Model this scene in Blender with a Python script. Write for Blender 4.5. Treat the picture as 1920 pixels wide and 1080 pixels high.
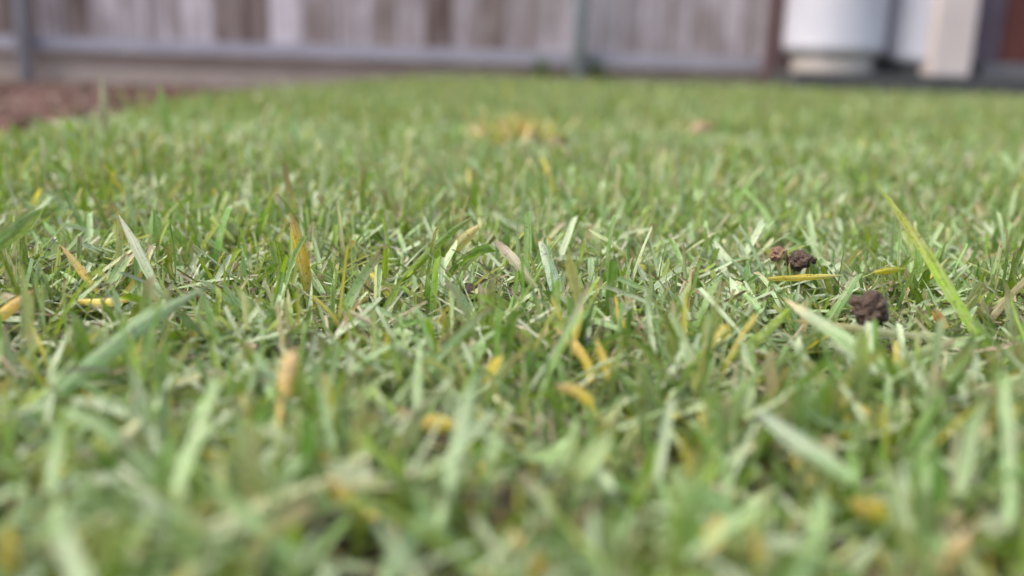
import bpy, bmesh, math, random
import numpy as np
from mathutils import Vector, Matrix, noise

# ------------------------------------------------------------------ clear
for o in list(bpy.data.objects):
    bpy.data.objects.remove(o)
S = bpy.context.scene
C = S.collection
R = math.radians
rng = np.random.default_rng(7)
random.seed(7)

# ------------------------------------------------------------------ camera
CAM_H, PITCH, ROLL, FPX = 0.12, 13.9, 1.7, 1800.0
cam = bpy.data.cameras.new('camera')
cam_o = bpy.data.objects.new('camera', cam)
C.objects.link(cam_o)
M3 = Matrix.Rotation(R(90 - PITCH), 3, 'X') @ Matrix.Rotation(R(ROLL), 3, 'Z')
cam_o.matrix_world = Matrix.Translation((0, 0, CAM_H)) @ M3.to_4x4()
cam.sensor_width = 36.0
cam.lens = 36.0 * FPX / 1920.0
cam.clip_start, cam.clip_end = 0.01, 1000.0
cam.dof.use_dof = True
cam.dof.focus_distance = 0.425
cam.dof.aperture_fstop = 4.0
S.camera = cam_o

# ------------------------------------------------------------------ sky, sun, exposure
SUN_EL, SUN_AZ = 60.0, -108.0         # azimuth clockwise from +Y: soft high light from the left
w = bpy.data.worlds.new('World')
S.world = w
w.use_nodes = True
nt = w.node_tree
sky = nt.nodes.new('ShaderNodeTexSky')
sky.sky_type = 'NISHITA'
sky.sun_disc = False
sky.sun_elevation = R(SUN_EL)
sky.sun_rotation = R(SUN_AZ)
sky.air_density, sky.dust_density, sky.ozone_density = 1.0, 6.0, 1.0
nt.links.new(sky.outputs[0], nt.nodes['Background'].inputs[0])
nt.nodes['Background'].inputs[1].default_value = 0.15
sl = bpy.data.lights.new('sun', 'SUN')
sl.energy, sl.angle, sl.color = 0.85, R(60), (1.0, 0.95, 0.88)
so = bpy.data.objects.new('sun', sl)
C.objects.link(so)
d = Vector((math.sin(R(SUN_AZ)) * math.cos(R(SUN_EL)), math.cos(R(SUN_AZ)) * math.cos(R(SUN_EL)), math.sin(R(SUN_EL))))
so.rotation_euler = d.to_track_quat('Z', 'Y').to_euler()
so.location = (-3, -1, 5)
S.view_settings.view_transform = 'Standard'
S.view_settings.look = 'None'
S.view_settings.exposure = 1.40
S.view_settings.gamma = 1.0
S.cycles.max_bounces = 8


def ray(px, py):
    """direction through a photo pixel (1920 x 1080)"""
    return (M3 @ Vector(((px - 960) / FPX, (540 - py) / FPX, -1.0)))


def at_y(px, py, y):
    v = ray(px, py)
    return Vector((0, 0, CAM_H)) + v * (y / v.y)


def at_z(px, py, z):
    v = ray(px, py)
    return Vector((0, 0, CAM_H)) + v * ((z - CAM_H) / v.z)


# ------------------------------------------------------------------ helpers
def tag(o, label=None, cat=None, group=None, kind=None):
    if label: o['label'] = label
    if cat: o['category'] = cat
    if group: o['group'] = group
    if kind: o['kind'] = kind
    return o


def empty(name, loc=(0, 0, 0)):
    o = bpy.data.objects.new(name, None)
    o.empty_display_size = 0.05
    o.location = loc
    C.objects.link(o)
    return o


def obj(name, bm, m, parent=None, smooth=False):
    me = bpy.data.meshes.new(name)
    bm.normal_update()
    bm.to_mesh(me)
    bm.free()
    if smooth:
        for p in me.polygons: p.use_smooth = True
    me.materials.append(m)
    o = bpy.data.objects.new(name, me)
    C.objects.link(o)
    if parent: o.parent = parent
    return o


def box(bm, x0, x1, y0, y1, z0, z1, bev=0.0):
    r = bmesh.ops.create_cube(bm, size=1.0)
    vs = r['verts']
    for v in vs:
        v.co = Vector(((x0 + x1) / 2 + v.co.x * (x1 - x0), (y0 + y1) / 2 + v.co.y * (y1 - y0), (z0 + z1) / 2 + v.co.z * (z1 - z0)))
    if bev > 0:
        es = list({e for v in vs for e in v.link_edges})
        bmesh.ops.bevel(bm, geom=es, offset=bev, segments=2, affect='EDGES', profile=0.6)
    return bm


def lathe(bm, prof, n=48, c=(0, 0, 0)):
    rings = []
    for r, z in prof:
        rings.append([bm.verts.new((c[0] + r * math.cos(2 * math.pi * i / n), c[1] + r * math.sin(2 * math.pi * i / n), c[2] + z)) for i in range(n)])
    for a, b in zip(rings, rings[1:]):
        for i in range(n):
            bm.faces.new((a[i], a[(i + 1) % n], b[(i + 1) % n], b[i]))
    if prof[0][0] > 1e-6: bm.faces.new(list(reversed(rings[0])))
    if prof[-1][0] > 1e-6: bm.faces.new(rings[-1])
    return bm


class NT:
    """small wrapper for building a material's nodes"""
    def __init__(s, name):
        s.m = bpy.data.materials.new(name)
        s.m.use_nodes = True
        s.t = s.m.node_tree
        s.b = s.t.nodes['Principled BSDF']
        s.out = s.t.nodes['Material Output']

    def n(s, typ, **kw):
        x = s.t.nodes.new(typ)
        for k, v in kw.items():
            if k.startswith('i_'):
                key = k[2:]
                key = int(key) if key.isdigit() else key.replace('_', ' ')
                x.inputs[key].default_value = v
            else:
                setattr(x, k, v)
        return x

    def l(s, a, b): s.t.links.new(a, b)

    def noise(s, vec, scale, detail=4, rough=0.55):
        x = s.n('ShaderNodeTexNoise', i_Scale=scale, i_Detail=detail, i_Roughness=rough)
        if vec is not None: s.l(vec, x.inputs['Vector'])
        return x.outputs['Fac']

    def ramp(s, fac, stops, interp='LINEAR'):
        x = s.n('ShaderNodeValToRGB')
        x.color_ramp.interpolation = interp
        e = x.color_ramp.elements
        while len(e) < len(stops): e.new(0.5)
        for k, (p, c) in zip(e, stops):
            k.position = p
            k.color = (*c, 1) if len(c) == 3 else c
        s.l(fac, x.inputs[0])
        return x.outputs[0]

    def mix(s, fac, a, b, mode='MIX'):
        x = s.n('ShaderNodeMix', data_type='RGBA', blend_type=mode)
        for sock, v in ((x.inputs[0], fac), (x.inputs[6], a), (x.inputs[7], b)):
            if hasattr(v, 'is_linked'): s.l(v, sock)
            elif isinstance(v, (int, float)): sock.default_value = v
            else: sock.default_value = (*v, 1) if len(v) == 3 else v
        return x.outputs[2]

    def math(s, op, a, b=0.0):
        x = s.n('ShaderNodeMath', operation=op)
        for sock, v in ((x.inputs[0], a), (x.inputs[1], b)):
            if hasattr(v, 'is_linked'): s.l(v, sock)
            else: sock.default_value = v
        return x.outputs[0]

    def mapped(s, vec, scale):
        x = s.n('ShaderNodeMapping')
        x.inputs['Scale'].default_value = scale
        s.l(vec, x.inputs['Vector'])
        return x.outputs[0]

    def bump(s, h, strength, dist):
        x = s.n('ShaderNodeBump', i_Strength=strength, i_Distance=dist)
        s.l(h, x.inputs['Height'])
        s.l(x.outputs[0], s.b.inputs['Normal'])
        return x.outputs[0]


# ------------------------------------------------------------------ materials
def mat_blade(name, transl=0.3, rough=0.5):
    k = NT(name)
    col = k.n('ShaderNodeAttribute', attribute_name='blade_col')
    uv = k.n('ShaderNodeAttribute', attribute_name='blade_uv')
    vec = uv.outputs['Vector']
    fib = k.noise(k.mapped(vec, (7.0, 45.0, 9.0)), 1.0, 2)                 # long fibres along the blade
    mott = k.noise(k.mapped(vec, (2.2, 190.0, 9.0)), 1.0, 5, 0.7)            # mottling
    spk = k.noise(k.mapped(vec, (3.5, 750.0, 9.0)), 1.0, 3, 0.6)             # specks
    c = k.mix(1.0, col.outputs['Color'], k.ramp(fib, [(0.32, (0.62, 0.62, 0.62)), (0.68, (1.28, 1.28, 1.28))]), 'MULTIPLY')
    c = k.mix(k.ramp(mott, [(0.46, (0, 0, 0)), (0.68, (0.62, 0.62, 0.62))]), c, (0.36, 0.37, 0.24))
    c = k.mix(k.ramp(spk, [(0.58, (0, 0, 0)), (0.66, (0.7, 0.7, 0.7))]), c, (0.07, 0.05, 0.03))
    k.l(c, k.b.inputs['Base Color'])
    k.b.inputs['Roughness'].default_value = rough
    k.b.inputs['Specular IOR Level'].default_value = 0.45
    nb = k.bump(fib, 0.35, 0.0006)
    tr = k.n('ShaderNodeBsdfTranslucent')
    k.l(k.mix(1.0, c, (1.15, 1.1, 0.45), 'MULTIPLY'), tr.inputs['Color'])
    mx = k.n('ShaderNodeMixShader')
    mx.inputs[0].default_value = transl
    k.l(k.b.outputs[0], mx.inputs[1])
    k.l(tr.outputs[0], mx.inputs[2])
    k.l(mx.outputs[0], k.out.inputs['Surface'])
    return k.m


def mat_soil(name, dark, light, scale=60.0):
    k = NT(name)
    tc = k.n('ShaderNodeTexCoord').outputs['Object']
    n1 = k.noise(tc, scale, 8, 0.65)
    n2 = k.noise(tc, scale * 6, 4)
    c = k.ramp(n1, [(0.3, dark), (0.7, light)])
    c = k.mix(0.35, c, k.ramp(n2, [(0.35, dark), (0.7, light)]))
    k.l(c, k.b.inputs['Base Color'])
    k.b.inputs['Roughness'].default_value = 0.95
    k.b.inputs['Specular IOR Level'].default_value = 0.15
    k.bump(k.math('ADD', n1, n2), 0.9, 0.004)
    return k.m


def mat_wood(name, cols, rough=0.85, rand=0.35, zs=1.2, xs=22.0, axis='z'):
    """weathered boards: streaks along the grain, tone varies from board to board"""
    k = NT(name)
    tc = k.n('ShaderNodeTexCoord').outputs['Object']
    rnd = k.n('ShaderNodeObjectInfo').outputs['Random']
    off = k.n('ShaderNodeCombineXYZ')
    k.l(k.math('MULTIPLY', rnd, 37.0), off.inputs[0])
    k.l(k.math('MULTIPLY', rnd, 11.0), off.inputs[2])
    ad = k.n('ShaderNodeVectorMath', operation='ADD')
    k.l(tc, ad.inputs[0]); k.l(off.outputs[0], ad.inputs[1])
    sc = (xs, xs, zs) if axis == 'z' else (zs, xs, xs)
    st = k.noise(k.mapped(ad.outputs[0], sc), 1.0, 5, 0.6)
    fine = k.noise(k.mapped(ad.outputs[0], tuple(v * 5 for v in sc)), 1.0, 4, 0.6)
    blot = k.noise(ad.outputs[0], 4.5, 3)
    f = k.math('ADD', k.math('MULTIPLY', st, 0.6), k.math('MULTIPLY', blot, 0.4))
    f = k.math('ADD', f, k.math('MULTIPLY', k.math('SUBTRACT', rnd, 0.5), rand))
    c = k.ramp(f, [(p, q) for p, q in cols])
    c = k.mix(1.0, c, k.ramp(fine, [(0.3, (0.8, 0.8, 0.8)), (0.7, (1.12, 1.12, 1.12))]), 'MULTIPLY')
    k.l(c, k.b.inputs['Base Color'])
    k.b.inputs['Roughness'].default_value = rough
    k.b.inputs['Specular IOR Level'].default_value = 0.25
    k.bump(fine, 0.4, 0.003)
    return k.m


def mat_paint(name, c0, c1, rough=0.45, metal=0.0, scale=7.0):
    k = NT(name)
    tc = k.n('ShaderNodeTexCoord').outputs['Object']
    n = k.noise(tc, scale, 6, 0.65)
    k.l(k.ramp(n, [(0.3, c0), (0.7, c1)]), k.b.inputs['Base Color'])
    k.l(k.ramp(n, [(0.3, (rough * 0.8,) * 3), (0.7, (min(1, rough * 1.3),) * 3)]), k.b.inputs['Roughness'])
    k.b.inputs['Metallic'].default_value = metal
    k.bump(k.noise(tc, scale * 20, 3), 0.08, 0.002)
    return k.m


M_GRASS = mat_blade('grass_blade', 0.36, 0.42)
M_THATCH = mat_blade('dry_thatch', 0.12, 0.75)
M_SOIL = mat_soil('soil', (0.035, 0.024, 0.018), (0.13, 0.095, 0.07))
M_CLOD = mat_soil('clod', (0.05, 0.035, 0.027), (0.155, 0.11, 0.086), 120)
M_MULCH = mat_soil('mulch', (0.055, 0.029, 0.026), (0.135, 0.075, 0.066), 35)
M_PICKET = mat_wood('weathered_picket', [(0.30, (0.085, 0.058, 0.052)), (0.45, (0.185, 0.148, 0.14)), (0.56, (0.265, 0.235, 0.245)), (0.70, (0.46, 0.425, 0.46))], rand=0.34, xs=24, zs=1.3)
M_RAIL = mat_wood('weathered_rail', [(0.3, (0.19, 0.19, 0.225)), (0.55, (0.275, 0.275, 0.32)), (0.75, (0.37, 0.365, 0.41))], rand=0.0, axis='x')
M_KICK = mat_wood('kickboard', [(0.3, (0.30, 0.23, 0.19)), (0.55, (0.40, 0.33, 0.28)), (0.75, (0.48, 0.40, 0.35))], rand=0.0, axis='x')
M_GALV = mat_paint('galvanised_steel', (0.32, 0.36, 0.40), (0.45, 0.49, 0.53), 0.55, 0.0, 12)
M_BROWN = mat_wood('dark_brown_boards', [(0.3, (0.07, 0.022, 0.016)), (0.55, (0.125, 0.04, 0.03)), (0.8, (0.17, 0.065, 0.05))], rough=0.5, rand=0.15)
M_GREYBOARD = mat_wood('mauve_grey_board', [(0.3, (0.07, 0.045, 0.045)), (0.5, (0.13, 0.10, 0.12)), (0.75, (0.22, 0.19, 0.23))], rand=0.0)  # greyer, mauve tone for the first wall board
M_WHITE = mat_paint('white_enamel', (0.49, 0.495, 0.56), (0.55, 0.555, 0.62), 0.4)
M_RING = mat_paint('chalky_beige_steel', (0.31, 0.28, 0.255), (0.44, 0.40, 0.36), 0.7)
M_BEIGE = mat_paint('beige_paint', (0.49, 0.425, 0.405), (0.56, 0.49, 0.465), 0.6)
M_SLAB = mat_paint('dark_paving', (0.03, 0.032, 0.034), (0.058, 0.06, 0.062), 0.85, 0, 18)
M_STEP = mat_paint('grey_concrete', (0.10, 0.095, 0.10), (0.16, 0.155, 0.16), 0.85, 0, 14)
M_BRASS = mat_paint('brass_valve', (0.45, 0.30, 0.10), (0.55, 0.38, 0.15), 0.35, 0.9)

# ------------------------------------------------------------------ terrain
FENCE_Y = 4.10
EDGE_Y = np.array([-3.0, 0.3, 0.99, 1.31, 1.65, 2.0, 2.35, 2.67, 3.27, 4.0, 4.3])
EDGE_X = np.array([-0.60, -0.54, -0.52, -0.59, -0.65, -0.65, -0.64, -0.61, -0.50, -0.34, -0.30])
SLAB_X0, SLAB_Y0, SLAB_Z = 1.02, 3.62, 0.072


def lawn_edge(y):
    return np.interp(y, EDGE_Y, EDGE_X)


def wob(x, y, s, seed=0.0):
    """cheap smooth noise, -1..1"""
    return (np.sin(x * 6.1 * s + 1.3 + seed) * np.cos(y * 5.3 * s - 0.7 + seed * 2) + np.sin((x + y) * 9.7 * s + 2.1 + seed * 3) * 0.6
            + np.cos((x * 1.7 - y) * 15.1 * s + seed) * 0.4) / 2.0


def ground_z(x, y):
    lawn = 0.005 * wob(x, y, 1.0) + 0.0025 * wob(x, y, 3.3, 1.7)
    t = np.clip((lawn_edge(y) - x + 0.01) / 0.07, 0, 1)
    t = t * t * (3 - 2 * t)
    bed = -0.078 + 0.004 * wob(x, y, 2.0, 4.0)
    z = lawn * (1 - t) + bed * t
    far = np.clip((y - 4.3) / 1.0, 0, 1)
    return z * (1 - far) + 0.0 * far


def grid_mesh(name, xs, ys, zf, m):
    X, Y = np.meshgrid(xs, ys)
    Z = zf(X, Y)
    V = np.stack([X, Y, Z], -1).reshape(-1, 3)
    nx, ny = len(xs), len(ys)
    i = np.arange(nx - 1)[None, :] + nx * np.arange(ny - 1)[:, None]
    F = np.stack([i, i + 1, i + 1 + nx, i + nx], -1).reshape(-1, 4)
    return raw_mesh(name, V, F, m)


def raw_mesh(name, V, F, m, attrs=None, smooth=True):
    me = bpy.data.meshes.new(name)
    me.vertices.add(len(V))
    me.vertices.foreach_set('co', np.ascontiguousarray(V, np.float32).ravel())
    me.loops.add(F.size)
    me.loops.foreach_set('vertex_index', np.ascontiguousarray(F, np.int32).ravel())
    me.polygons.add(len(F))
    me.polygons.foreach_set('loop_start', np.arange(0, F.size, F.shape[1], dtype=np.int32))
    me.update(calc_edges=True)
    me.polygons.foreach_set('use_smooth', np.full(len(F), smooth, bool))
    for an, (typ, key, data) in (attrs or {}).items():
        a = me.attributes.new(an, typ, 'POINT')
        a.data.foreach_set(key, np.ascontiguousarray(data, np.float32).ravel())
    me.materials.append(m)
    o = bpy.data.objects.new(name, me)
    C.objects.link(o)
    return o


far = np.array([8, 12, 20, 40, 90, 200.0])
xs = np.concatenate([-far[::-1], np.arange(-6.0, 6.01, 0.04), far])
ys = np.concatenate([-far[::-1], np.arange(-4.0, 6.01, 0.04), far])
tag(grid_mesh('ground', xs, ys, ground_z, M_SOIL), kind='structure')
xs = np.arange(-4.5, -0.15, 0.02)
ys = np.arange(-1.5, 4.085, 0.02)
X, Y = np.meshgrid(xs, ys)
mz = lambda x, y: ground_z(x, y) + np.where(x < lawn_edge(y) - 0.03, 0.008 + 0.006 * np.abs(wob(x, y, 6.0, 2.0)) + rng.random(x.shape) * 0.006, -0.02)
tag(grid_mesh('mulch_bed', xs, ys, mz, M_MULCH), kind='structure')

# ------------------------------------------------------------------ blades
def blade_arrays(base, L, W, az, lean, bend, col, tipcol, cut, twist, rows=5, fold=0.18, rnd=None, face=None, t0=0.72):
    """every blade is a curved, folded strap; returns V, F, colour and uv arrays"""
    n = len(L)
    t = np.linspace(0, 1, rows + 1)
    dt = 1.0 / rows
    dirv = np.stack([np.cos(az), np.sin(az), np.zeros(n)], -1)
    fa = az + np.pi / 2 if face is None else face
    pos = base.copy()
    P, T = [], []
    for j in range(rows + 1):
        th = lean + bend * t[j] ** 1.4
        tan = np.sin(th)[:, None] * dirv + np.cos(th)[:, None] * np.array([0, 0, 1.0])
        P.append(pos.copy()); T.append(tan)
        pos = pos + tan * (L * dt)[:, None]
    P = np.stack(P, 1); T = np.stack(T, 1)                                   # n, r, 3
    s0 = np.stack([np.cos(fa), np.sin(fa), np.zeros(n)], -1)[:, None, :]
    s = s0 - (s0 * T).sum(-1, keepdims=True) * T
    s /= np.linalg.norm(s, axis=-1, keepdims=True) + 1e-9
    nn = np.cross(T, s)
    tw = (twist[:, None] * t[None])[..., None]
    s, nn = s * np.cos(tw) + nn * np.sin(tw), nn * np.cos(tw) - s * np.sin(tw)
    tt = t[None]
    point = np.clip((1 - tt ** 2.6), 0.03, 1) * np.clip(0.62 + tt * 1.6, 0, 1)
    blunt = np.clip(0.68 + tt * 1.2, 0, 1) * (1 - 0.22 * tt ** 3)
    wv = np.where(cut[:, None] > 0.5, blunt, point) * W[:, None] * 0.5
    fo = fold * wv[..., None] * nn
    left = P - s * wv[..., None] + fo
    right = P + s * wv[..., None] + fo
    mid = P - fo
    skew = (cut * (rnd - 0.5))[:, None] * W[:, None] * 1.6                   # torn, slanted tips
    left[:, -1] += T[:, -1] * skew
    right[:, -1] -= T[:, -1] * skew
    V = np.stack([left, mid, right], 2).reshape(-1, 3)
    nv = (rows + 1) * 3
    q = []
    for j in range(rows):
        a = j * 3
        q += [[a, a + 1, a + 4, a + 3], [a + 1, a + 2, a + 5, a + 4]]
    F = (np.array(q)[None] + (np.arange(n) * nv)[:, None, None]).reshape(-1, 4)
    t0 = np.broadcast_to(t0, (n,))[:, None]
    k = np.clip((tt - t0) / (1 - t0) * np.where(t0 < 0.7, 1.6, 1.0), 0, 1)[..., None] ** 1.5
    cc = col[:, None] * (1 - k) + tipcol[:, None] * k                        # n, r, 3
    cc = np.repeat(cc[:, :, None], 3, 2)
    colv = np.concatenate([cc, np.ones(cc.shape[:3] + (1,))], -1).reshape(-1, 4)
    u = np.broadcast_to(np.array([0.0, 0.5, 1.0])[None, None], (n, rows + 1, 3))
    v = np.broadcast_to((tt * L[:, None])[..., None], (n, rows + 1, 3))
    r = np.broadcast_to(rnd[:, None, None] * 50.0, (n, rows + 1, 3))
    uv = np.stack([u, v, r], -1).reshape(-1, 3)
    return V, F, colv, uv


def pack(name, parts, m):
    Vs, Fs, Cs, Us, off = [], [], [], [], 0
    for V, F, c, u in parts:
        Vs.append(V); Fs.append(F + off); Cs.append(c); Us.append(u); off += len(V)
    return raw_mesh(name, np.concatenate(Vs), np.concatenate(Fs), m,
                    {'blade_col': ('FLOAT_COLOR', 'color', np.concatenate(Cs)), 'blade_uv': ('FLOAT_VECTOR', 'vector', np.concatenate(Us))})


PAL = np.array([
    [0.315, 0.410, 0.245],   # pale sage
    [0.205, 0.335, 0.130],   # soft green
    [0.115, 0.230, 0.040],   # mid green
    [0.155, 0.255, 0.008],   # vivid olive
    [0.400, 0.430, 0.230],   # straw green
    [0.410, 0.350, 0.220],   # beige
    [0.520, 0.410, 0.070],   # yellow
])
PP = np.array([0.29, 0.23, 0.18, 0.17, 0.08, 0.035, 0.018])
PP = PP / PP.sum()


def scatter(x0, x1, y0, y1, dens):
    n = int((x1 - x0) * (y1 - y0) * dens)
    m = max(n // 4, 1)                                                       # leaves stand in small tufts
    cx, cy = rng.uniform(x0, x1, m), rng.uniform(y0, y1, m)
    w = rng.gamma(1.3, 1.0, m)
    i = rng.choice(m, n, p=w / w.sum())
    x = cx[i] + rng.normal(0, 0.0028, n)
    y = cy[i] + rng.normal(0, 0.0028, n)
    keep = x > lawn_edge(y) + rng.normal(0, 0.012, n)
    keep &= ~((x > SLAB_X0 - 0.02) & (y > SLAB_Y0 - 0.015))
    keep &= y < FENCE_Y - 0.09
    return x[keep], y[keep]


HERO = []
CLEAR = []                                                                   # (x, y, radius): small openings in the turf


def thin(x, y, h):
    """openings around the clods, and thinner turf in front of the blades that stand out"""
    for cx, cy, cr in CLEAR:
        k = np.hypot(x - cx, (y - cy)) > cr * rng.uniform(0.75, 1.15, len(x))
        x, y, h = x[k], y[k], h[k]
    if y.min() < 0.5:
        k = np.ones(len(x), bool)
        for hx, hy, hk in HERO:
            k &= ~((np.abs(x - hx * y / hy) < 0.0035 + 0.0025 * hk) & (y < hy + 0.001) & (y > hy - 0.020 - 0.014 * hk))
        k |= rng.random(len(x)) < 0.25
        x, y, h = x[k], y[k], h[k]
    return x, y, h


def grass(x, y, rows, hscale=1.0, wscale=1.0, tall=0.05):
    x, y, hscale = thin(x, y, np.broadcast_to(hscale, x.shape))
    n = len(x)
    z = ground_z(x, y) - 0.002
    cl = 0.5 + 0.5 * wob(x, y, 2.4, 5.0)                                     # clumps
    L = rng.gamma(7, 0.0232 / 7, n) * (0.72 + 0.5 * cl) * hscale
    L *= np.clip(0.62 + (x - lawn_edge(y)) / 0.25, 0.62, 1)                   # trimmed shorter along the bed
    isT = rng.random(n) < tall
    L = np.where(isT, L * rng.uniform(1.3, 1.9, n), L)
    L = np.clip(L, 0.010, np.where(y < 0.27, 0.036, 0.056))
    L *= 1 - 0.14 * np.exp(-((y - 0.46) / 0.11) ** 2)                        # a shorter, more matted band
    W = np.where(rng.random(n) < 0.5, rng.uniform(0.0009, 0.0025, n), np.clip(rng.normal(0.0037, 0.0009, n), 0.0018, 0.0062)) * wscale * (1 + 0.12 * np.clip((0.38 - y) / 0.16, 0, 1))
    lean = np.abs(rng.normal(0.36, 0.50, n))
    lean = np.where(isT, lean * 0.6, lean)
    lie = rng.random(n) < 0.34
    lean = np.where(lie, rng.uniform(0.9, 1.45, n), lean)
    bend = rng.normal(0.25, 0.42, n)
    bend = np.where(lie, rng.normal(0.1, 0.2, n), bend)
    bend = np.where(lean + bend > 1.75, 1.75 - lean, bend)
    az = rng.uniform(0, 2 * np.pi, n)
    idx = rng.choice(len(PAL), n, p=PP)
    near = np.clip((0.40 - y) / 0.15, 0, 1)                                  # a more yellowed, rusty corner of the lawn
    idx = np.where(rng.random(n) < 0.16 * near, rng.choice([3, 4, 6, 6, 5], n), idx)
    patch = wob(x, y, 0.9, 9.0)
    dry = wob(x, y, 0.55, 3.0) + wob(x, y, 1.9, 7.0) * 0.6
    idx = np.where((rng.random(n) < 0.30 * np.clip(dry - 0.25, 0, 1)), rng.integers(4, 6, n), idx)
    swap = rng.random(n) < 0.5 * np.clip(patch + 0.25 - 0.25 * x / np.maximum(y, 0.3), 0, 1)  # vivid olive thins out rightwards: shading of the right lawn put into blade colour
    idx = np.where(swap & (idx < 2), 3, idx)
    col = PAL[idx] * rng.uniform(0.78, 1.22, (n, 1)) * rng.uniform(0.93, 1.07, (n, 3))
    brown = rng.random((n, 1)) < 0.30
    col = col * (1 + 0.16 * wob(x, y, 1.6, 2.2) + 0.12 * wob(x, y, 5.0, 6.1))[:, None]
    col = col * np.array([[0.98, 1.03, 0.88]])
    tip = np.where(brown, np.array([[0.33, 0.26, 0.16]]) * rng.uniform(0.6, 1.2, (n, 1)), col * 1.05)
    yel = idx == 6                                                           # dying back from the tip
    tip = np.where(yel[:, None], col * np.array([[1, 1.05, 1.1]]), tip)
    col = np.where(yel[:, None], PAL[3] * rng.uniform(0.9, 1.4, (n, 1)), col)
    t0 = np.where(yel, rng.uniform(-0.2, 0.6, n), 0.72)
    cut = (rng.random(n) < 0.62).astype(float)
    return blade_arrays(np.stack([x, y, z], -1), L, W, az, lean, bend, col, tip, cut, rng.normal(0, 0.9, n), rows, 0.2, rng.random(n),
                        az + np.pi / 2 + rng.normal(0, 0.7, n), t0)


def near_density(x, y):
    return np.where(np.abs(x) < 0.56 * np.maximum(y, 0) + 0.16, 1.0, 0.4)


# ------------------------------------------------------------------ single things lying in or standing out of the turf
def strap(name, pts, w0, colors, label, cat, group=None, tilt=0.0, pointed=True, fold=0.38, rows=14, m=None, wpeak=0.45, pw=2.2, wb=0.6):
    """one blade or leaf through 3-D points; colours run from base to tip"""
    P = [Vector(p) for p in pts]
    if group == GY: w0 *= 0.82
    ext = [P[0] * 2 - P[1]] + P + [P[-1] * 2 - P[-2]]

    def cr(s):
        s = min(s, len(P) - 1 - 1e-6)
        i = int(s); f = s - i
        a, b, c, e = ext[i], ext[i + 1], ext[i + 2], ext[i + 3]
        return 0.5 * ((2 * b) + (c - a) * f + (2 * a - 5 * b + 4 * c - e) * f * f + (3 * b - a - 3 * c + e) * f ** 3)
    path = [cr(k / rows * (len(P) - 1)) for k in range(rows + 1)]
    V, cols, uv = [], [], []
    L = 0.0
    base = path[0].copy()
    seed = random.random() * 50
    for j, p in enumerate(path):
        t = j / rows
        tan = (path[min(j + 1, rows)] - path[max(j - 1, 0)]).normalized()
        view = (p - Vector((0, 0, CAM_H))).normalized()
        s = tan.cross(view).normalized()
        n = s.cross(tan).normalized()
        a = tilt + 0.35 * math.sin(t * 3 + seed)
        s, n = s * math.cos(a) + n * math.sin(a), n * math.cos(a) - s * math.sin(a)
        ww = w0 * 0.45 * ((1 - max(0, (t - wpeak) / (1 - wpeak)) ** pw * (0.97 if pointed else 0.3)) * (wb + (1 - wb) * min(1, t / max(wpeak, .01))))
        ww *= 1 + 0.05 * math.sin(t * 23 + seed)
        rag = (0.0 if pointed else 1.0) * ww * max(0, t - 0.8) * 5
        if j: L += (p - path[j - 1]).length
        q = t * (len(colors) - 1)
        i = min(int(q), len(colors) - 2)
        c = [colors[i][h] * (1 - (q - i)) + colors[i + 1][h] * (q - i) for h in range(3)]
        for u, off in ((0, -1), (0.25, -0.5), (0.5, 0), (0.75, 0.5), (1, 1)):
            V.append(p + s * ww * off + n * (abs(off) * fold * ww) + tan * rag * (off * 0.9 + 0.5 * math.sin(off * 9 + seed)) - base)
            cols.append((*c, 1)); uv.append((u, L, seed))
    F = []
    for j in range(rows):
        for h in range(4):
            a = j * 5 + h
            F.append([a, a + 1, a + 6, a + 5])
    o = raw_mesh(name, np.array(V), np.array(F), m or M_GRASS, {'blade_col': ('FLOAT_COLOR', 'color', np.array(cols)), 'blade_uv': ('FLOAT_VECTOR', 'vector', np.array(uv))})
    o.location = base
    HERO.extend((p.x, p.y, 1.0 if group == GY or cat in ('dry leaf', 'grass stalk') else 0.0) for p in path)
    return tag(o, label, cat, group)


YEL, ORA, TAN = (0.62, 0.49, 0.06), (0.60, 0.41, 0.11), (0.55, 0.40, 0.20)
PALE, MID, OLI, YG = (0.28, 0.45, 0.19), (0.16, 0.28, 0.07), (0.20, 0.30, 0.012), (0.30, 0.46, 0.02)
OCH = (0.40, 0.28, 0.02)


def pp(*q): return [at_y(*a) for a in q]


def dz(px, py, z=0.012):
    """depth of the turf at a photo pixel"""
    return at_z(px, py, z).y


GY = 'yellowed blades in the turf'
GL = 'long green blades in the turf'
yb = 'yellow_grass_leaf'
gb = 'long_grass_leaf'
strap('grass_stalk', pp((1872, 690, .340), (1800, 575, .352), (1725, 455, .366), (1640, 340, .380)), 0.0054, [(0.17, 0.34, 0.03), (0.21, 0.36, 0.02), (0.22, 0.36, 0.02), (0.28, 0.31, 0.03), (0.24, 0.36, 0.04)],
      'tall bright yellow-green stalk leaning left above the turf, the tallest on the right', 'grass stalk', fold=0.3, pw=1.6)
strap('spotted_grass_leaf', pp((585, 590, .40), (573, 520, .40), (560, 455, .402), (546, 398, .405)), 0.0062, [MID, (0.22, 0.22, 0.02), OCH, (0.46, 0.33, 0.03), (0.28, 0.16, 0.08)],
      'upright ochre blade speckled brown with a dark tip, left of centre', 'grass blade', pointed=True, pw=3)
strap(yb, pp((1108, 716, .315), (1098, 680, .318), (1070, 640, .322), (1038, 612, .326)), 0.0050, [YEL, YEL, ORA, TAN],
      'bent yellow-orange blade leaning left, lower arm of a fork', 'yellow blade', GY)
strap(yb, pp((1072, 665, .330), (1080, 625, .333), (1094, 570, .338)), 0.0045, [ORA, YEL, TAN],
      'tan-yellow upright blade rising from the fork of yellow blades', 'yellow blade', GY)
strap(yb, pp((1150, 740, .31), (1138, 690, .312), (1118, 632, .316)), 0.0048, [OLI, YEL, YEL, ORA],
      'deep yellow blade with green foot, between the fork and the single upright blade', 'yellow blade', GY)
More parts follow.
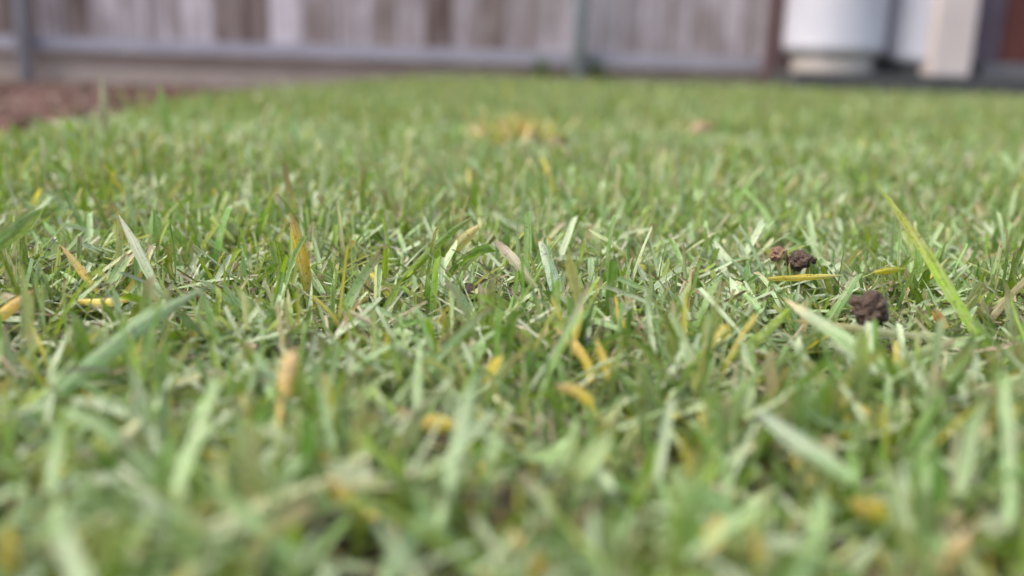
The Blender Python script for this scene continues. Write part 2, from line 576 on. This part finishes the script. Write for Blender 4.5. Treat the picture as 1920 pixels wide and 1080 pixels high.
strap(yb, pp((1172, 650, .35), (1164, 605, .352), (1152, 552, .355)), 0.0042, [YG, YEL, YEL],
      'single bright yellow pointed blade standing upright just right of the yellow fork', 'yellow blade', GY)
strap('dry_leaf', pp((523, 800, .245), (536, 745, .25), (558, 672, .255)), 0.0078, [(0.5, 0.42, 0.08), (0.62, 0.44, 0.14), (0.64, 0.42, 0.14), (0.62, 0.40, 0.18)],
      'broad tan-orange dry leaf tip standing upright in the left foreground', 'dry leaf', pointed=False, wb=0.2, wpeak=0.9, fold=0.6)
strap('dry_leaf', pp((1120, 785, .27), (1085, 748, .272), (1042, 725, .274)), 0.0062, [(0.45, 0.42, 0.08), YEL, (0.62, 0.47, 0.14), TAN],
      'curled yellow leaf arched over below the yellow fork', 'dry leaf', pointed=False, tilt=0.6, wb=0.3, fold=0.7)
strap('dry_leaf', pp((792, 790, .262), (815, 795, .262), (848, 802, .26)), 0.0062, [ORA, YEL, (0.5, 0.45, 0.1)],
      'short deep yellow leaf scrap lying level near the centre foreground', 'dry leaf', pointed=False)
strap('dry_leaf', pp((732, 775, .268), (755, 779, .268), (778, 783, .267)), 0.0048, [TAN, (0.5, 0.29, 0.13), TAN],
      'small brownish orange leaf scrap just left of the deep yellow one', 'dry leaf', pointed=False)
strap('dry_leaf', pp((618, 898, .215), (648, 938, .213), (692, 972, .21)), 0.0056, [TAN, YEL, YEL],
      'yellow folded leaf tip sloping down right in the lower left foreground', 'dry leaf', pointed=False)
strap(yb, pp((1020, 1095, .185), (990, 1040, .187), (958, 990, .19)), 0.0058, [YEL, (0.6, .4, .1), TAN],
      'yellow blade at the bottom centre edge leaning left', 'yellow blade', GY)
strap('dry_leaf', pp((1655, 985, .212), (1640, 958, .212), (1612, 935, .212)), 0.0068, [OLI, YEL, (0.6, .42, .12)],
      'broken yellow leaf scrap in the lower right foreground', 'dry leaf', pointed=False)
strap(yb, pp((1760, 1090, .19), (1790, 1045, .19), (1818, 1000, .19)), 0.0050, [TAN, (0.55, .37, .14), TAN],
      'pale tan blade leaning right at the bottom right edge', 'yellow blade', GY)
strap(yb, pp((-25, 610, .345), (15, 580, .345), (62, 545, .345)), 0.0068, [YEL, (0.6, .42, .1), (0.42, .26, .15)],
      'broad yellow blade with brown tip poking in at the left edge', 'yellow blade', GY)
strap(yb, pp((185, 548, .385), (150, 505, .388), (112, 458, .39)), 0.0045, [YEL, (0.58, .40, .1), TAN],
      'yellow blade leaning left in the left middle of the turf', 'yellow blade', GY)
strap(yb, pp((145, 566, .372), (200, 566, .372), (262, 556, .372)), 0.0050, [YEL, YEL, (0.5, .42, .1)],
      'yellow blade lying flat pointing right in the left middle of the turf', 'yellow blade', GY)
strap(yb, pp((1440, 523, .405), (1510, 521, .405), (1580, 516, .405)), 0.0040, [(0.48, .40, .05), YEL, (0.4, .42, .15)],
      'yellow-green blade lying level in front of the two-part dirt clod', 'yellow blade', GY)
strap(yb, pp((1640, 512, .41), (1665, 508, .41), (1700, 503, .412)), 0.0042, [(0.42, .40, .02), (0.45, .40, .02), OLI],
      'short olive-yellow blade lying level left of the tall stalk', 'yellow blade', GY)
strap('orange_scrap', pp((1752, 582, .37), (1762, 596, .37), (1770, 615, .37)), 0.0045, [ORA, (0.5, .17, .03), ORA],
      'small orange-red leaf scrap beside the tall stalk', 'leaf scrap', pointed=False, rows=8)
# long green blades
strap(gb, pp((40, 815, .262), (140, 715, .275), (270, 605, .297), (395, 532, .32)), 0.0066, [PALE, PALE, (0.24, .36, .18), (0.2, .3, .14)],
      'long pale blade slanting up right across the left foreground', 'grass blade', GL)
strap(gb, pp((1720, 725, .29), (1610, 652, .30), (1520, 592, .312), (1470, 560, .322)), 0.0050, [PALE, PALE, (0.28, .36, .22), TAN],
      'long pale blade slanting up left under the round dirt clod', 'grass blade', GL)
strap(gb, pp((1755, 632, .345), (1640, 622, .345), (1480, 600, .35)), 0.0038, [(0.34, .40, .2), (0.34, .38, .22), TAN],
      'thin straw-green blade lying almost level in front of the round clod', 'grass blade', GL)
strap(gb, pp((1050, 590, .395), (1040, 530, .40), (1018, 455, .41)), 0.0062, [PALE, (0.28, .40, .25), (0.28, .40, .28), (0.36, .42, .28)],
      'pale blue-green blade with torn blunt tip upright at centre', 'grass blade', GL, pointed=False)
strap(gb, pp((1005, 540, .42), (965, 490, .424), (932, 452, .43)), 0.0050, [(0.36, .36, .24), (0.42, .40, .28), (0.4, .36, .27), (0.3, .22, .16)],
      'straw coloured mottled blade leaning left beside the pale upright blade', 'grass blade', GL, pointed=False)
strap(gb, pp((305, 560, .385), (262, 480, .395), (222, 402, .405)), 0.0050, [PALE, (0.32, .38, .27), (0.36, .37, .3)],
      'grey-green mottled blade leaning left on the left of the sharp band', 'grass blade', GL)
strap(gb, pp((-20, 470, .36), (30, 435, .362), (78, 392, .366)), 0.0075, [MID, (0.17, .28, .1), MID],
      'broad mid green blade rising from the left edge', 'grass blade', GL)
strap(gb, pp((770, 600, .40), (735, 555, .402), (680, 495, .41)), 0.0050, [OLI, OLI, (0.3, .28, .02), YEL],
      'olive green blade with yellow tip leaning left near the middle', 'grass blade', GL)
strap(gb, pp((725, 560, .42), (770, 510, .424), (842, 440, .43), (888, 405, .434)), 0.0042, [(0.12, .22, .02), OLI, MID, (0.2, .28, .06)],
      'olive blade leaning right with a yellow leaf behind its tip', 'grass blade', GL)
strap('dry_leaf', pp((852, 470, .445), (872, 448, .447), (900, 420, .45)), 0.0065, [(0.42, .42, .12), (0.5, .45, .18), (0.5, .42, .15)],
      'pale yellow leaf standing in the sharp band behind an olive blade', 'dry leaf')
strap(gb, pp((825, 985, .20), (850, 870, .21), (880, 740, .225), (905, 690, .235)), 0.0044, [PALE, (0.2, .31, .16), MID],
      'tall soft green blade in the foreground leaning right of centre', 'grass blade', GL)
strap(gb, pp((1895, 980, .2), (1890, 820, .212), (1878, 690, .225)), 0.0034, [PALE, (0.2, .32, .15), PALE],
      'tall pale upright blade near the right edge of the foreground', 'grass blade', GL)
strap(gb, pp((1600, 900, .22), (1500, 830, .23), (1410, 760, .24)), 0.0056, [PALE, (0.24, .34, .22), (0.27, .35, .26)],
      'broad pale blade slanting down right in the right foreground', 'grass blade', GL)
strap(gb, pp((1480, 580, .36), (1415, 640, .34), (1340, 690, .325)), 0.0050, [OLI, (0.18, .26, .03), OLI],
      'olive blade slanting down left in front of the thin level blade', 'grass blade', GL)
strap(gb, pp((720, 1100, .175), (765, 1030, .18), (812, 965, .188)), 0.0062, [PALE, (0.27, .40, .22), PALE],
      'broad pale blade leaning right at the bottom edge left of centre', 'grass blade', GL)
strap('seed_stalk', pp((205, 290, .90), (198, 215, .90), (190, 138, .905)), 0.0095, [MID, (0.3, .3, .2), (0.36, .32, .26)],
      'pale brown tall stalk sticking up past the mulch bed behind the left turf', 'grass stalk')
strap(gb, pp((318, 260, .95), (312, 215, .95), (298, 158, .955)), 0.0105, [MID, (0.2, .36, .06), (0.22, .38, .08)],
      'bright green blade sticking up against the kickboard at the left lawn edge', 'grass blade', GL)


# dirt clods
def clod(r, c, squash, label, seed, m=M_CLOD, name='dirt_clod', group='dirt clods in the turf', cat='dirt clod'):
    bm = bmesh.new()
    bmesh.ops.create_icosphere(bm, subdivisions=4, radius=1.0)
    for v in bm.verts:
        n = v.co.normalized()
        k = 1 + 0.45 * noise.noise(n * 1.6 + Vector((seed, 0, 0))) + 0.35 * noise.noise(n * 3.5 + Vector((0, seed, 0))) + 0.22 * noise.noise(n * 10 + Vector((0, 0, seed)))
        v.co = Vector((n.x * k * r, n.y * k * r, n.z * k * r * squash))
    o = obj(name, bm, m, smooth=True)
    o.location = c
    return tag(o, label, cat, group)


clod(0.0068, at_y(1630, 578, .362), 0.85, 'round dark brown dirt clod perched in the turf, front one of the right side', 3.1)
clod(0.0056, at_y(1500, 488, .440), 0.7, 'flat dark dirt clod behind the level yellow-green blade', 8.2)
M_CLAY = mat_soil('clay', (0.17, 0.10, 0.07), (0.36, 0.23, 0.16), 150)
clod(0.0036, at_y(1460, 476, .442), 0.9, 'small orange-brown clay lump touching the flat dark clod', 5.5, M_CLAY)
clod(0.0052, at_y(885, 552, .405), 0.7, 'reddish brown dirt clod half hidden in the turf at centre', 1.4)
clod(0.0085, at_y(940, 962, .215), 0.6, 'brown dirt clod down in the turf at the bottom centre', 6.7)

# openings in front of / around those things
for px, py, z, r in ((1628, 600, .012, .017), (1640, 612, .012, .012), (1480, 490, .01, .014), (885, 560, .005, .013), (940, 980, .004, .012), (1850, 540, .004, .022), (860, 545, .0, .014),
                     (1500, 508, .01, .01), (150, 470, .005, .012), (370, 620, .0, .008), (1270, 880, .0, .01), (760, 520, .0, .012)):
    p = at_z(px, py, z)
    CLEAR.append((p.x, p.y, r))

# ------------------------------------------------------------------ turf (nobody could count it: one object)
parts = []
x, y = scatter(-0.62, 0.95, -0.2, 0.95, 92000)
k = rng.random(len(x)) < near_density(x, y)
x, y = x[k], y[k]
hs = 0.74 + 0.34 * np.clip((y - 0.14) / 0.2, 0, 1)
parts.append(grass(x, y, 6, hs, 1.0, 0.04))
x, y = scatter(-0.75, 2.0, 0.95, 2.0, 26000)
parts.append(grass(x, y, 4, 0.88, 1.1, 0.05))
x, y = scatter(-0.75, 3.2, 2.0, 4.05, 12000)
parts.append(grass(x, y, 3, 0.80, 1.35, 0.025))
# leaves pressed flat into a mat
x, y = scatter(-0.62, 1.1, -0.1, 1.25, 24000)
x, y, _ = thin(x, y, x)
k = rng.random(len(x)) < np.clip((y - 0.2) / 0.14, 0.75, 1)
x, y = x[k], y[k]
n = len(x)
z = ground_z(x, y) + rng.uniform(0.004, 0.017, n)
mcol = PAL[rng.choice(5, n, p=[0.42, 0.29, 0.14, 0.09, 0.06])] * rng.uniform(0.8, 1.2, (n, 1))
parts.append(blade_arrays(np.stack([x, y, z], -1), rng.uniform(0.010, 0.032, n), rng.uniform(0.0012, 0.0040, n) * (1 + 0.1 * np.clip((0.36 - y) / 0.15, 0, 1)), rng.uniform(0, 6.283, n), rng.uniform(0.75, 1.6, n),
                          rng.normal(0.05, 0.3, n), mcol, mcol, (rng.random(n) < 0.6).astype(float), rng.normal(0, 0.7, n), 4, 0.2, rng.random(n)))
tag(pack('lawn_grass', parts, M_GRASS), 'short mown green lawn with pale, olive and straw coloured blades', 'grass', kind='stuff')

# dry thatch between the blades
n = 26000
x, y = scatter(-0.6, 0.9, 0.02, 1.1, 22000)
k = rng.random(len(x)) < np.clip((y - 0.26) / 0.12, 0.25, 1)
x, y = x[k], y[k]
n = len(x)
z = ground_z(x, y) + rng.uniform(0.0, 0.016, n)
tcol = np.array([[0.34, 0.30, 0.22], [0.27, 0.21, 0.15], [0.20, 0.14, 0.10], [0.42, 0.42, 0.32], [0.36, 0.42, 0.28], [0.40, 0.45, 0.32]])[rng.integers(0, 6, n)] * rng.uniform(0.7, 1.2, (n, 1))
th = blade_arrays(np.stack([x, y, z], -1), rng.uniform(0.008, 0.028, n), rng.uniform(0.0005, 0.0018, n), rng.uniform(0, 6.283, n), rng.uniform(0.9, 1.6, n),
                  rng.normal(0, 0.35, n), tcol, tcol, np.ones(n), rng.normal(0, 1.2, n), 3, 0.25, rng.random(n))
tag(pack('dry_thatch', [th], M_THATCH), 'dry straw bits and dead stems lying between the grass blades', 'thatch', kind='stuff')

# the far yellowed tuft
p = at_z(965, 246, 0.03)
n = 120
x = p.x + np.clip(rng.normal(0, 0.024, n), -0.05, 0.05); y = p.y + np.clip(rng.normal(0, 0.02, n), -0.04, 0.04)
idx = rng.choice(3, n)
tc = np.array([[0.52, 0.45, 0.15], [0.56, 0.42, 0.20], [0.40, 0.46, 0.14]])[idx] * rng.uniform(0.8, 1.15, (n, 1))
tf = blade_arrays(np.stack([x, y, ground_z(x, y)], -1), rng.uniform(0.036, 0.054, n), rng.uniform(0.003, 0.005, n), rng.uniform(0, 6.283, n), np.abs(rng.normal(0.3, 0.4, n)),
                  rng.normal(0.6, 0.4, n), tc, tc, np.ones(n), rng.normal(0, 0.8, n), 4, 0.2, rng.random(n))
tag(pack('yellowed_tuft', [tf], M_GRASS), 'yellow-orange dying tuft of grass in the far middle of the lawn', 'grass tuft')
q = at_z(1318, 238, 0.035)
strap('dry_leaf', [q + Vector((-0.016, 0, -0.006)), q + Vector((0, 0.002, 0.001)), q + Vector((0.014, 0.006, -0.004))], 0.013, [(0.32, .2, .12), (0.42, .27, .17), (0.34, .23, .14)],
      'small reddish tan fallen leaf lying far back on the lawn, right of the yellow tuft', 'dry leaf', pointed=False, tilt=0.5)

# mulch chips on the bed
n = 4500
x = rng.uniform(-3.2, -0.25, n); y = rng.uniform(0.2, 4.05, n)
kk = x < lawn_edge(y) - 0.015
x, y = x[kk], y[kk]; n = len(x)
mc = np.array([[0.095, 0.053, 0.047], [0.115, 0.066, 0.06], [0.075, 0.043, 0.038], [0.125, 0.083, 0.072]])[rng.integers(0, 4, n)] * rng.uniform(0.7, 1.2, (n, 1))
ch = blade_arrays(np.stack([x, y, ground_z(x, y) + 0.012], -1), rng.uniform(0.015, 0.05, n), rng.uniform(0.006, 0.016, n), rng.uniform(0, 6.283, n), rng.uniform(1.1, 1.65, n),
                  rng.normal(0, 0.15, n), mc, mc, np.ones(n), rng.normal(0, 1.0, n), 2, 0.5, rng.random(n))
tag(pack('mulch_chips', [ch], M_THATCH), 'reddish brown bark mulch chips covering the sunken bed', 'mulch', kind='stuff')

# ------------------------------------------------------------------ fence
fence = empty('timber_fence', (0, FENCE_Y, 0))
tag(fence, 'weathered grey timber paling fence on galvanised posts behind the lawn', 'fence')
FX0, FX1 = -3.3, 2.02
x = FX0
while x < FX1 - 0.02:
    wd = random.uniform(0.105, 0.140)
    bm = bmesh.new()
    dy = random.uniform(0, 0.006)
    box(bm, -wd / 2, wd / 2, dy, dy + 0.018, 0.066 + random.uniform(-0.006, 0.006), 1.80, 0.002)
    o = obj('picket', bm, M_PICKET, fence)
    o.location = (x + wd / 2, 0, 0)
    x += wd + random.uniform(0.002, 0.007)
for z0, z1 in ((0.066, 0.120), (0.85, 0.92), (1.60, 1.67)):
    obj('rail', box(bmesh.new(), FX0, FX1, -0.046, -0.002, z0, z1, 0.003), M_RAIL, fence)
obj('kickboard', box(bmesh.new(), FX0, FX1, 0.001, 0.026, -0.13, 0.056, 0.003), M_KICK, fence)
for px in (44, 1088):
    p = at_y(px, 70, FENCE_Y - 0.08)
    bm = bmesh.new()
    lathe(bm, [(0.0, -0.25), (0.031, -0.25), (0.031, 1.86), (0.028, 1.875), (0.0, 1.885)], 32)
    o = obj('steel_post', bm, M_GALV, fence, True)
    o.location = (p.x, -0.080, 0)
p = at_y(1456, 60, FENCE_Y - 0.1)  # dark brown upright where the picket row turns darker
obj('dark_upright', box(bmesh.new(), p.x - 0.035, p.x + 0.045, -0.12, -0.048, -0.08, 1.85, 0.004),
    mat_wood('dark_mauve_brown', [(0.3, (0.07, 0.045, 0.045)), (0.55, (0.12, 0.08, 0.085)), (0.8, (0.18, 0.13, 0.14))], rand=0.0), fence)

# ------------------------------------------------------------------ paved strip, step, brown wall
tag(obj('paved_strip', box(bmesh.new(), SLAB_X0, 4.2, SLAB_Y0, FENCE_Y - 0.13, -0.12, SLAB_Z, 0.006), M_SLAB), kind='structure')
pr = at_y(1812, 80, 3.95)
step = tag(obj('doorstep', box(bmesh.new(), pr.x + 0.002, 4.2, 3.80, 3.965, SLAB_Z - 0.002, 0.126, 0.006), M_STEP), 'low grey concrete step below the brown board wall', 'step')
wall = empty('board_wall', (pr.x, 3.95, 0))
tag(wall, 'dark reddish brown wall of upright boards at the right edge', 'wall')
x = 0.0
i = 0
while x < 1.9:
    bm = bmesh.new()
    box(bm, 0, 0.145, 0.02, 0.042, 0.131, 2.1, 0.003)
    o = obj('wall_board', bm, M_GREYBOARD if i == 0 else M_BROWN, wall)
    o.location = (x, 0, 0)
    x += 0.149
    i += 1

# ------------------------------------------------------------------ gas cylinders and the beige column
def cylinder(name, c, r, z_body, z_foot, label, ring_m=M_RING):
    t = empty(name, (c.x, c.y, z_foot))
    tag(t, label, 'gas cylinder', 'white gas cylinders by the fence')
    zb = z_body - z_foot
    bm = bmesh.new()
    prof = [(0.0, zb)]
    e = 0.05
    for k in range(7):
        a = math.pi / 2 * k / 6
        prof.append((r - e + e * math.sin(a), zb + e * 0.75 * (1 - math.cos(a))))
    prof += [(r, zb + 0.45), (r + 0.003, zb + 0.455), (r + 0.003, zb + 0.475), (r, zb + 0.48), (r, zb + 0.92)]
    for k in range(1, 9):
        a = math.pi / 2 * k / 8
        prof.append((r * math.cos(a) if k < 8 else 0.0, zb + 0.92 + 0.14 * math.sin(a)))
    obj('body', lathe(bm, prof, 64), M_WHITE, t, True)
    rr = r * 0.80
    bm = bmesh.new()
    lathe(bm, [(rr - 0.008, zb + 0.012), (rr - 0.008, 0.004), (rr - 0.002, 0.0), (rr + 0.002, 0.002), (rr, 0.012), (rr, zb + 0.010)], 64)
    obj('foot_ring', bm, ring_m, t, True)
    bm = bmesh.new()
    lathe(bm, [(0.09, zb + 1.02), (0.095, zb + 1.02), (0.095, zb + 1.17), (0.09, zb + 1.175), (0.086, zb + 1.17), (0.086, zb + 1.02)], 40)
    obj('collar', bm, M_WHITE, t, True)
    bm = bmesh.new()
    lathe(bm, [(0.0, zb + 1.05), (0.022, zb + 1.05), (0.018, zb + 1.10), (0.03, zb + 1.11), (0.03, zb + 1.14), (0.0, zb + 1.15)], 20)
    obj('valve', bm, M_BRASS, t, True)
    return t


a, b = at_y(1472, 70, 3.80), at_y(1656, 70, 3.80)
zt = at_y(1560, 105, 3.80).z
cylinder('gas_cylinder', (a + b) / 2, (b.x - a.x) / 2, zt, SLAB_Z, 'white gas cylinder standing on a beige foot ring, the one in full view')
a = at_y(1667, 70, 3.80)
r2 = 0.152
zt2 = at_y(1700, 122, 3.80).z
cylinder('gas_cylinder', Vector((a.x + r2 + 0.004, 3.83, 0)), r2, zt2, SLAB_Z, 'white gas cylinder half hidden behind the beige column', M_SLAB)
a, b = at_y(1724, 80, 3.72), at_y(1815, 80, 3.72)
rc = (b.x - a.x) / 2 * 0.84
col = empty('beige_column', ((a.x + b.x) / 2, 3.72, SLAB_Z))
tag(col, 'beige painted column standing in front of the hidden gas cylinder', 'column')
bm = bmesh.new()
box(bm, -rc, rc, -rc, rc, 0.0, 2.3, 0.008)
obj('shaft', bm, M_BEIGE, col)
col.rotation_euler.z = R(6)

# weeds and a brown scrap along the far side of the lawn
for px, lab in ((1012, 'small green weed growing at the foot of the fence left of the middle steel post'), (1122, 'small green weed growing at the foot of the fence right of the middle steel post')):
    p = at_y(px, 130, FENCE_Y - 0.075)
    n = 26
    x = p.x + rng.normal(0, 0.014, n); y = p.y + rng.normal(0, 0.008, n)
    wc = np.array([[0.06, 0.13, 0.03]]) * rng.uniform(0.7, 1.3, (n, 1))
    wd = blade_arrays(np.stack([x, y, ground_z(x, y)], -1), rng.uniform(0.06, 0.12, n), rng.uniform(0.006, 0.013, n), rng.uniform(0, 6.283, n), np.abs(rng.normal(0.15, 0.25, n)),
                      rng.normal(0.5, 0.4, n), wc, wc, np.zeros(n), rng.normal(0, 0.8, n), 4, 0.25, rng.random(n))
    tag(pack('weed', [wd], M_GRASS), lab, 'weed')
clod(0.011, at_z(1046, 268, 0.022), 0.5, 'brown lump of earth on the far lawn beside the yellowed tuft', 4.4, M_CLAY)
